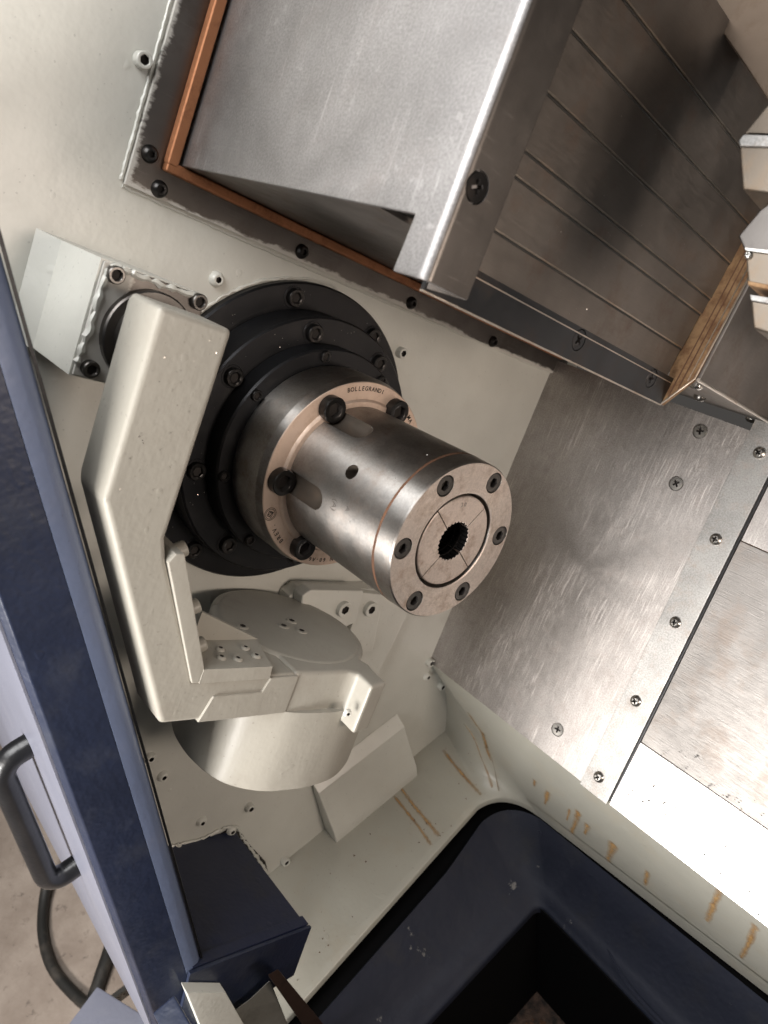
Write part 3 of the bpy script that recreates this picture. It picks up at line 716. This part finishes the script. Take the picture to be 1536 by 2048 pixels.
cs6 = loops_mesh('cap_screw', [(-5, 7.25), (-.7, 7.25), (-.25, 6.85), (-.25, hexf(3.5)), (-4.6, hexf(3.4)), (-4.6, .1)], dark=3); cs6.materials.append(M_darkscrew); cs6.materials.append(M_letter_shade)
for p in c6: put('screw', cs6, cap, p, 'x', random.random())
s14 = socket('flange_bolt', 10.2, 9.0, M_blackscrew, .55)
for k in range(6):
    a0 = R_(10+60*k); put('bolt', s14, ck, (-1, 66.9*math.cos(a0), 66.9*math.sin(a0)), 'x', .3+k)
# collet: four segments with a toothed bore
NT = 26
slits = [145.3, 55.2, -33.5, -122.0]
for k in range(4):
    a_hi, a_lo = slits[k], slits[(k+1) % 4]
    if a_lo > a_hi: a_lo -= 360
    n = 60; g = .42; L = [[], [], [], [], [], []]
    bm = bmesh.new()
    for i in range(n+1):
        def pt(r, x):
            da = math.degrees(g/r); a0 = R_(a_lo+da+(a_hi-a_lo-2*da)*i/n); return bm.verts.new((x, r*math.cos(a0), r*math.sin(a0)))
        ang = a_lo+(a_hi-a_lo)*i/n
        tooth = 14.4+.9*(1 if math.sin(R_(ang)*NT) > .25 else 0)
        L[0].append(pt(34.2, 70)); L[1].append(pt(34.2, 123.6)); L[2].append(pt(33.4, 124.2)); L[3].append(pt(tooth+.3, 124.2)); L[4].append(pt(tooth, 123.8)); L[5].append(pt(tooth, 70))
    for q, w in zip(L, L[1:]):
        for i in range(n): bm.faces.new((q[i], q[i+1], w[i+1], w[i]))
    bm.faces.new([l[0] for l in L]); bm.faces.new([l[-1] for l in reversed(L)])
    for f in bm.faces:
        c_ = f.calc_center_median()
        if math.hypot(c_.y, c_.z) < 15.9 and c_.x < 124: f.material_index = 1  # bore wall painted black to stand for its shade
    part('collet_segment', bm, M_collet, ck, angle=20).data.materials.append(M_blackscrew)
bm = lathe_x([(110, 15.6), (110.2, 13.9), (111.4, 13.9), (111.6, 15.6), (115.5, 15.6), (115.7, 13.9), (117, 13.9), (117.2, 15.6)], n=64); part('bore_ridges', bm, M_blackscrew, ck)
part('bore_back', lathe_x([(107.7, 16.5), (107.7, 36)], n=64), M_letter_shade, ck)
# engraved writing
def glyph_mesh(txt, size, bold=0.0):
    cu = D.curves.new('txt', 'FONT'); cu.body = txt; cu.size = size; cu.align_x = 'CENTER'; cu.align_y = 'CENTER'; cu.extrude = .06; cu.offset = bold; cu.resolution_u = 3
    o = D.objects.new('txt', cu); COL.objects.link(o); dg = bpy.context.evaluated_depsgraph_get(); dg.update()
    me = D.meshes.new_from_object(o.evaluated_get(dg)); D.objects.remove(o, do_unlink=True); return me
def ring_text(name, txt, rad, a_mid, step, size, x, m, parent, bold=.08, inward=False):
    out = bmesh.new(); n = len(txt)
    for i, ch in enumerate(txt):
        if ch == ' ': continue
        a0 = R_(a_mid-(i-(n-1)/2)*step*(1 if not inward else -1))
        me = glyph_mesh(ch, size, bold); up = Vector((0, math.cos(a0), math.sin(a0)))*(-1 if inward else 1); right = up.cross(Vector((1, 0, 0)))
        base_n = len(out.verts); t = bmesh.new(); t.from_mesh(me)
        for v in t.verts:
            c = v.co.copy(); v.co = Vector((x+c.z, 0, 0))+Vector((0, math.cos(a0), math.sin(a0)))*rad+right*c.x*.92+up*c.y
        t.to_mesh(me); t.free(); out.from_mesh(me)
    # keep right/up handedness as seen from the front
    return part(name, out, m, parent)
# seen from the front (looking along -x) +u is to the right and v is up
ring_text('lettering', 'BOLLEGRANDI', 74.3, 100.5, 2.75, 5.0, .12, M_letter_shade, fl)
ring_text('lettering', 'MASSALENGO', 74.3, 44.5, 2.75, 5.0, .12, M_letter_shade, fl) if False else ring_text('lettering', 'MA', 74.3, 53.0, 3.2, 5.0, .12, M_letter_shade, fl)
ring_text('lettering', 'BREV.', 74.6, -132.2, 3.3, 5.4, .12, M_letter_shade, fl)
ring_text('lettering', 'N 60-A6', 74.4, -86.5, 3.0, 5.0, .12, M_letter_shade, fl)
# ring-and-square emblem
bm = bmesh.new(); a0 = R_(-147.7); ctr = Vector((.12, 74.4*math.cos(a0), 74.4*math.sin(a0)))
up = Vector((0, math.cos(a0), math.sin(a0))); rt = up.cross(Vector((1, 0, 0)))
def ringlet(r0, r1, n=32, ph=0):
    A = [bm.verts.new(ctr+rt*r0*math.cos(2*math.pi*i/n+ph)+up*r0*math.sin(2*math.pi*i/n+ph)) for i in range(n)]
    B = [bm.verts.new(ctr+rt*r1*math.cos(2*math.pi*i/n+ph)+up*r1*math.sin(2*math.pi*i/n+ph)) for i in range(n)]
    for i in range(n): bm.faces.new((A[i], A[(i+1) % n], B[(i+1) % n], B[i]))
ringlet(3.9, 4.4); ringlet(5.0, 5.5); ringlet(2.7, 3.4, 4); ringlet(1.0, 1.5, 4)
def bar(p, q, w):
    p = ctr+rt*p[0]+up*p[1]; q = ctr+rt*q[0]+up*q[1]; d = (q-p).normalized(); s_ = d.cross(Vector((1, 0, 0)))*w
    bm.faces.new([bm.verts.new(z) for z in (p-s_, p+s_, q+s_, q-s_)])
bar((-1.9, 1.0), (.4, -2.4), .35); bar((.4, -2.4), (2.6, 1.0), .35); bar((-.6, 1.6), (1.4, 1.6), .3)
part('emblem', bm, M_letter_shade, fl)
bm0 = ring_text('number', '30', 28.0, 101, 7.0, 4.8, 124.28, M_mark, ck, bold=0.02)
# faint etched marks on the body
def body_mark(txt, x, ang, size):
    me = glyph_mesh(txt, size, 0); a0 = R_(ang); t = bmesh.new(); t.from_mesh(me)
    for v in t.verts:
        c = v.co.copy(); a1 = a0+c.x/60.5; rr = 60.44+c.z; v.co = Vector((x-c.y*0+c.y, rr*math.cos(a1), rr*math.sin(a1)))
    part('etched_mark', t, M_mark, ck)
body_mark('(A)', 59.6, -173.8, 7.0); body_mark('A', 74.0, -176.7, 6.0)

# ================================================================== ARM MOUNT
mb = thing('arm_mount', 'cream mounting block with bare plate behind the arm pivot', 'mounting block', base=(-60, -195, 62))
part('block', prism([[(XW, -242, 99.5), (XW, -157, 97.5), (XW, -157, 24), (XW, -242, 22)], [(-88, -229.5, 98), (-88, -157, 97.5), (-88, -157, 25.5), (-88, -229.5, 25.5)], [(-22.5, -229.5, 98), (-22.5, -157, 98), (-22.5, -157, 25.5), (-22.5, -229.5, 25.5)]]), M_wall, mb)
bm = box(-22.4, -20, -228.2, -157.5, 26.5, 97.2, 1.2); part('pivot_plate', bm, M_smear, mb)
part('pivot_disc', lathe_x([(-20, 30.5), (-15, 30.5), (-14, 29.5), (-14, 24), (4, 24)], (-189.5, 60.5), 64), M_darkscrew, mb)
sm = socket('plate_screw', 5.4, 5.0, M_darkscrew)
for q in ((228, 548), (178, 736), (394, 602)): put('screw', sm, mb, at(*q, 0, -20), 'x', random.random())
# ragged paint left on the plate rim
bm = bmesh.new()
P = smooth_path([(-19.8, -228, 34), (-19.8, -226, 60), (-19.8, -225, 92), (-19.8, -214, 95.5), (-19.8, -185, 95), (-19.8, -158, 95.5)], 10)
part('paint_rim', tube([p+Vector((0, random.uniform(-.8, .8), random.uniform(-.8, .8))) for p in P], [random.uniform(.8, 2.8) for _ in P], 6), M_wall, mb)

# ================================================================== TOOL SETTER ARM
AX = 50
arm = thing('tool_setter_arm', 'cream painted swing arm with round probe housing below the chuck', 'swing arm', base=(20, -195, 60))
outline = [(-223, 87.2), (-175.6, 86.6), (-175.6, -47), (-170, -62), (-119, -151.7), (-53.7, -151.7), (-24.8, -151.7), (-24.8, -186.6), (-134, -186), (-221.8, -27)]
inner = [(-219, 84), (-179, 84), (-179, -44), (-172, -60), (-121, -149), (-53.7, -149), (-24.8, -149), (-24.8, -184), (-132, -183), (-217.5, -26)]
bm = prism([[(3, p[0], p[1]) for p in inner], [(14, p[0], p[1]) for p in outline], [(AX, p[0], p[1]) for p in outline]]); bevel(bm, 4.0, 4)
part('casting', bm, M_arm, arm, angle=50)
HC = (-24.6, 20.5)
# collar with a spur that carries on from the arm
col = [(3, -26), (AX-.4, -26)]
col += [(50.5, -22), (52.5, 0), (52.6, 20), (53.6, 30), (57.5, 36.5), (66, 36.2), (77.4, 35.2), (73.6, 56.8), (53.1, 58.4), (44, 61)]
for i in range(0, 33):
    a0 = math.atan2(60-HC[1], 40-HC[0])+ (2*math.pi-1.35-math.atan2(60-HC[1], 40-HC[0]))*i/32*0.80
    col.append((HC[0]+71*math.cos(a0), HC[1]+71*math.sin(a0)))
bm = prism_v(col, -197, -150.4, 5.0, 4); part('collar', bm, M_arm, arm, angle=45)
def vcyl(prof, c, n=96):
    bm = bmesh.new(); L = []
    for v, r in prof:
        L.append([bm.verts.new((c[0], c[1], v))] if r < 1e-6 else [bm.verts.new((c[0]+r*math.cos(2*math.pi*i/n), c[1]+r*math.sin(2*math.pi*i/n), v)) for i in range(n)])
    for a, b in zip(L, L[1:]):
        for i in range(n):
            j = (i+1) % n
            if len(a) == 1: bm.faces.new((a[0], b[i], b[j]))
            elif len(b) == 1: bm.faces.new((a[i], a[j], b[0]))
            else: bm.faces.new((a[i], a[j], b[j], b[i]))
    return bm
hs = vcyl([(-149.6, 0), (-149.6, 62), (-150.0, 64.5), (-151.2, 67), (-153.2, 69.2), (-156, 70.5), (-160, 71), (-190, 71), (-190, 0)], HC)
housing = part('housing', hs, M_arm, arm, angle=28)
LB = [at(*q, 2, -261) for q in ((345, 1462), (352, 1480), (373, 1511), (410, 1546), (455, 1571), (519, 1584), (578, 1581), (620, 1574), (656, 1562), (679, 1544), (697, 1512))]
LC = Vector((-18, 23.5, -261))
a_0 = math.atan2(LB[-1].y-LC.y, LB[-1].x-LC.x); a_1 = math.atan2(LB[0].y-LC.y, LB[0].x-LC.x)
if a_1 < a_0: a_1 += 2*math.pi
r_0, r_1 = (LB[-1]-LC).length, (LB[0]-LC).length
for k in range(1, 10):
    t_ = k/10; a_ = a_0+(a_1-a_0)*t_; rr = r_0+(r_1-r_0)*t_; LB.append(Vector((LC.x+rr*math.cos(a_), LC.y+rr*math.sin(a_), -261)))
LB = smooth_path(LB+[LB[0]], 6)[:-1]
def lb(v, k): return [Vector((LC.x+(p.x-LC.x)*k, LC.y+(p.y-LC.y)*k, v)) for p in LB]
bm = prism([lb(-186, .985), lb(-205, .99), lb(-252, .998), lb(-253, 1.0), lb(-259.5, 1.0), lb(-261, .985)])
part('lower_body', bm, M_arm, arm, angle=40)
put('cable_gland', socket('gland', 9, 16, M_darkscrew), arm, (0, -25, -262), '-v', 0)
hole = loops_mesh('sunk_screw', [(0, 5.4), (.5, 5.3), (.9, 4.7), (.9, hexf(2.5)), (.15, hexf(2.3)), (.15, .1)], dark=3); hole.materials.append(M_arm); hole.materials.append(M_letter_shade)
for q in ((583, 1242), (567, 1252), (603, 1262), (485, 1253)): put('screw', hole, housing, at(*q, 2, -149.6), 'v', random.random())
d = Vector((.80, -.60, 0)); put('screw', sc_wall, housing, at(637, 1467, 0, 52), tuple(d), .2)
put('screw', sc_wall, arm, at(694, 1425, 0, 70), (1, -.2, 0), .2).scale = (.6, .6, .6)
# cover strip on the inner edge, its heads, and the gusset
pl = [(-170, -62), (-166.5, -55.8), (-160.5, -55.3), (-115.5, -140.6), (-116, -152.4), (-121.5, -152.4)]
part('cover_strip', prism_x(pl, 22, AX+2.6, 1.0, 2), M_arm, arm)
part('cover_shelf', prism([[(12, -116, -141.4), (AX+3, -116, -141.4), (AX+3, -55.2, -141.9), (12, -44, -141.9)], [(12, -116, -152.6), (AX+3, -116, -152.6), (AX+3, -54, -152.6), (12, -43, -152.6)]]), M_arm, arm)
part('gusset', prism_x([(-103.5, -117.5), (-41.5, -142), (-104, -142)], 8, 13, .8), M_arm, arm)
part('front_relief', prism_x([(-104.5, -187), (-98.5, -165.5), (-55, -165.2), (-51, -153), (-23, -153), (-23, -187)], AX-6, AX+1.6, 1.4, 3), M_arm, arm)
sc_arm = with_mat(sc_wall2, M_arm)
head = button('shelf_screw', 4.0, 2.0, M_arm)
for q in ((442, 1316), (475, 1319), (512, 1313), (440, 1299), (490, 1297)): put('screw', head, arm, at(*q, 2, -141.5), 'v', random.random())
for q in ((364, 1098), (390, 1212), (403, 1288)):
    p = at(*q, 0, 26); nrm = Vector((0, .88, .47)); put('bolt', sc_arm, arm, p-nrm*7, tuple(nrm), .3).scale = (1.05, 1.05, 1.35)

# ================================================================== WALL BRACKET BELOW THE CHUCK
wb = thing('wall_bracket', 'cream bracket with two socket screws under the chuck', 'bracket', base=(-90, 150, -180))
bm = prism_x([(62, -150), (72, -141), (250, -136), (236, -290), (70, -290)], XW, -82, 2, 2); part('base_plate', bm, M_wall, wb)
A = [at(*q, 0, -66)[1:] for q in ((605, 1192), (622, 1180), (728, 1182), (712, 1245), (680, 1260), (600, 1260))]
bm = prism_x([(p[0], p[1]) for p in A], -82, -66, 2.0, 3); part('pad', bm, M_wall, wb)
A = [at(*q, 0, -72)[1:] for q in ((722, 1185), (768, 1190), (745, 1305), (690, 1300))]
bm = prism_x([(p[0], p[1]) for p in A], -82, -72, 1.6, 2); part('pad', bm, M_wall, wb)
sb = socket('bracket_screw', 8.6, 5.5, M_wall, .5)
put('screw', sb, wb, at(685, 1216, 0, -66), 'x', .2); put('screw', sb, wb, at(738, 1216, 0, -72), 'x', .5)

# sheet metal corner box standing on the ledge
cbx = thing('corner_box', 'cream sheet metal box at the foot of the wall behind the housing', 'sheet metal box', base=(-95, 0, -540), frame='w')
y0, y1 = -66, 74
prof = [(XW, -455), (-87, -470), (-74, -545), (-76, -568), (XW, -566)]
bm = prism([[(p[0], y0, p[1]) for p in prof], [(p[0], y1, p[1]) for p in prof]]); bevel(bm, .8, 1); part('shell', bm, M_wall, cbx)

# ================================================================== BLUE RAIL, DOOR AND WHAT SHOWS AROUND THEM
rail = thing('blue_rail', 'dark blue steel rail coming out of the wall beside the door foot', 'rail', base=(-30, 60, -480))
part('body', box(-110, 45, -12, 123, -520, -457, 1.5), M_navy, rail)
part('end_plate', prism_x([(-16, -456.2), (126, -456.2), (130, -520), (20, -548), (-4, -548)], 45.4, 49, .8), M_blue, rail)
part('top_lip', box(34, 45.2, -12, 124, -456.8, -454.6, .5), M_navy, rail)
shade_sill = [w2m((0, y, z)) for y, z in ((-300, -330), (-320, -330), (-340, -1090), (-320, -1090))]  # out of view, added only to keep light off the low ledge and tray
part('unseen_shade_sill', prism_x([(p[1], p[2]) for p in shade_sill], 70, 900, 2, 2), M_blue, rail, label='unseen machine front below the door opening, added to shade the low ledge')
bm = bmesh.new()
P = [at(*q, 0, -99.6) for q in ((336, 1700), (372, 1684), (430, 1672), (468, 1652), (484, 1668), (500, 1690), (530, 1722), (540, 1762), (505, 1790), (340, 1800))]
bm = prism([P, [p+Vector((.8, 0, 0)) for p in P]]); part('black_opening', bm, M_letter_shade, rail)  # flat black sheet standing for the dark wall opening
P = smooth_path([at(*q, 0, -98.5) for q in ((340, 1694), (400, 1678), (466, 1652), (486, 1676), (508, 1706), (536, 1748))], 12)
part('paint_ridge', tube([p+Vector((0, random.uniform(-1.2, 1.2), random.uniform(-1.2, 1.2))) for p in P], [random.uniform(.8, 2.4) for _ in P], 6), M_wall, rail)
for q in ((354, 1697), (462, 1660), (524, 1745)): put('screw', sc_wall, rail, at(*q, 0, -98), 'x', .4)

door = thing('sliding_door', 'blue painted sliding door edge with a black handle', 'door', base=(45, -300, -480), frame='w')
XD = 45
def dr(x, o, Z):                                 # o = distance outward from the inner edge of the leaning door
    return Vector((x, -192-.1252*(250-Z)-o, Z))
def door_prism(sec, z0, z1, bv=0.8, seg=2):       # sec: (x, o)
    bm = prism([[dr(x, o, z0) for x, o in sec], [dr(x, o, z1) for x, o in sec]]); bevel(bm, bv, seg); return bm
ZB, ZT = -372, 290
part('edge_panel', door_prism([(XD, 16), (XD-.5, 52), (XD-6, 55), (-30, 55), (-30, 44), (XD-8, 44), (XD-8, 16)], -480, ZT, 1.2, 3), M_blue, door)
part('inner_return', angle=50, m=M_return, parent=door, bm=door_prism([(XD, 16.1), (XD-8, 16.1), (XD-26, -1.5), (XD-23, -3.0), (XD-12, -1.2), (XD-6, .6), (XD-2.6, 4.0), (XD-.7, 9.0)], ZB, ZT, 0))
part('dark_seal', door_prism([(XD-5, -.2), (XD-7, -.9), (XD-14, -3.2), (XD-14, -4.6), (XD-5, -2.2)], ZB, ZT, .2, 1), M_black, door)
part('outer_skin', door_prism([(XD-7, 54.8), (XD-7, 57), (-900, 57), (-900, 54.8)], -470, ZT, .4), M_skin, door)
part('skin_rib', door_prism([(-120, 56.9), (-120, 59), (-900, 59), (-900, 56.9)], -60, ZT, .6), M_skin, door)
xh = -60; o1, o2 = 56, 82
path = [dr(xh, o1, -125)]
for t in range(7):
    a0 = math.pi/2*t/6; path.append(dr(xh, o2-16+16*math.sin(a0), -125-16+16*math.cos(a0)-0) if t else dr(xh, o2-16, -125))
for t in range(7):
    a0 = math.pi/2*t/6; path.append(dr(xh, o2-16+16*math.cos(a0), -280+16-16*math.sin(a0)))
path.append(dr(xh, o1, -280))
part('handle', tube(path, 9.8, 20), M_handle, door)

wq = [atw(q[0], q[1], 0, 62) for q in ((374, 1986), (452, 1986), (500, 2070), (410, 2075))]
bm = prism([wq, [p+Vector((-12, 0, 0)) for p in wq]]); bevel(bm, .8, 2)
wblk = solo('white_block', bm, M_white, base=(55, -280, -420), frame='w', label='small white painted block at the bottom edge below the blue door', cat='block')
q_ = ((536, 1950), (556, 1938), (690, 2100), (640, 2100))
bm = prism([[atw(a_, b_, 0, 75) for a_, b_ in q_], [atw(a_, b_, 0, 60) for a_, b_ in q_]]); bevel(bm, 1, 2)
solo('rusty_bar', bm, M_bar, base=(70, -215, -560), frame='w', label='rusty brown steel bar at the bottom edge beside the sump', cat='bar')
q_ = ((470, 2020), (500, 1998), (540, 1960), (580, 2060), (470, 2080))
bm = prism([[atw(a_, b_, 0, 58) for a_, b_ in q_], [atw(a_, b_, 0, 52) for a_, b_ in q_]]); bevel(bm, 1, 1)
solo('foot_plate', bm, M_foot, base=(55, -240, -480), frame='w', label='dull grey plate between the white block and the rusty bar', cat='plate')
hose = solo('hose', tube(smooth_path([atw(q[0], q[1], 2, z) for q, z in (((102, 1735), -1060), ((88, 1800), -1085), ((86, 1870), -1090), ((105, 1935), -1090), ((150, 1990), -1090), ((200, 2030), -1080), ((300, 2110), -1060))], 10), 10, 12), M_hose, base=(-600, -440, -1090), frame='w', label='black rubber hose looping across the concrete floor', cat='hose')
hose2 = solo('hose', tube(smooth_path([atw(q[0], q[1], 2, z) for q, z in (((240, 1820), -1080), ((222, 1890), -1085), ((204, 1945), -1085), ((180, 2020), -1090))], 10), 12, 12), M_hose, base=(-480, -360, -1090), frame='w', label='short piece of black hose beneath the door skin', cat='hose')
P = [atw(*q, 2, -820) for q in ((194, 1972), (312, 2046), (360, 2140), (90, 2110))]
bm = prism([P, [p-Vector((0, 0, 220)) for p in P]]); bevel(bm, 3, 2)
solo('base_cover', bm, M_skin, base=tuple(P[0]), frame='w', label='blue sheet cover corner near the floor under the door', cat='cover')
P = [atw(*q, 2, -1000) for q in ((222, 1990), (262, 1960), (266, 1968), (228, 1998))]
bm = prism([P, [p-Vector((0, 0, 20)) for p in P]]); solo('floor_rail', bm, M_screw, base=tuple(P[0]), frame='w', label='thin bright metal rail on the floor behind the blue cover', cat='rail')

# tiny bright turnings stuck to the oily surfaces
bm = bmesh.new()
def fleck(p, n_, r):
    p = Vector(p); n_ = Vector(n_).normalized(); t_ = n_.orthogonal().normalized(); w_ = n_.cross(t_); a0 = random.random()*6
    bm.faces.new([bm.verts.new(p+n_*random.uniform(.15, .5)+(t_*math.cos(a0+q*1.57)+w_*math.sin(a0+q*1.57))*r*random.uniform(.6, 1.3)) for q in range(4)])
for _ in range(60):
    a0 = R_(random.uniform(85, 215)); fleck((random.uniform(50, 106), 60.5*math.cos(a0), 60.5*math.sin(a0)), (0, math.cos(a0), math.sin(a0)), random.uniform(.18, .42))
for _ in range(45): fleck((random.uniform(-90, 165), UCV, random.uniform(178, 330)), (0, -1, 0), random.uniform(.15, .4))
for _ in range(40): u_ = random.uniform(-215, -180); fleck((AX, u_, random.uniform(-25, 80)), (1, 0, 0), random.uniform(.2, .5))
for _ in range(60): a0 = random.uniform(1.2, 4.2); r_ = random.uniform(97, 135); fleck((-92.2 if r_ > 117 else -61.9, r_*math.cos(a0), r_*math.sin(a0)), (1, 0, 0), random.uniform(.2, .45))
for _ in range(70): fleck((140.2, random.uniform(-110, 160), random.uniform(150, 320)), (1, 0, 0), random.uniform(.15, .35))
solo('turnings', bm, M_screw, base=(60, -60, 60), kind='stuff', label='tiny bright turnings stuck to the chuck, arm and covers', cat='swarf')
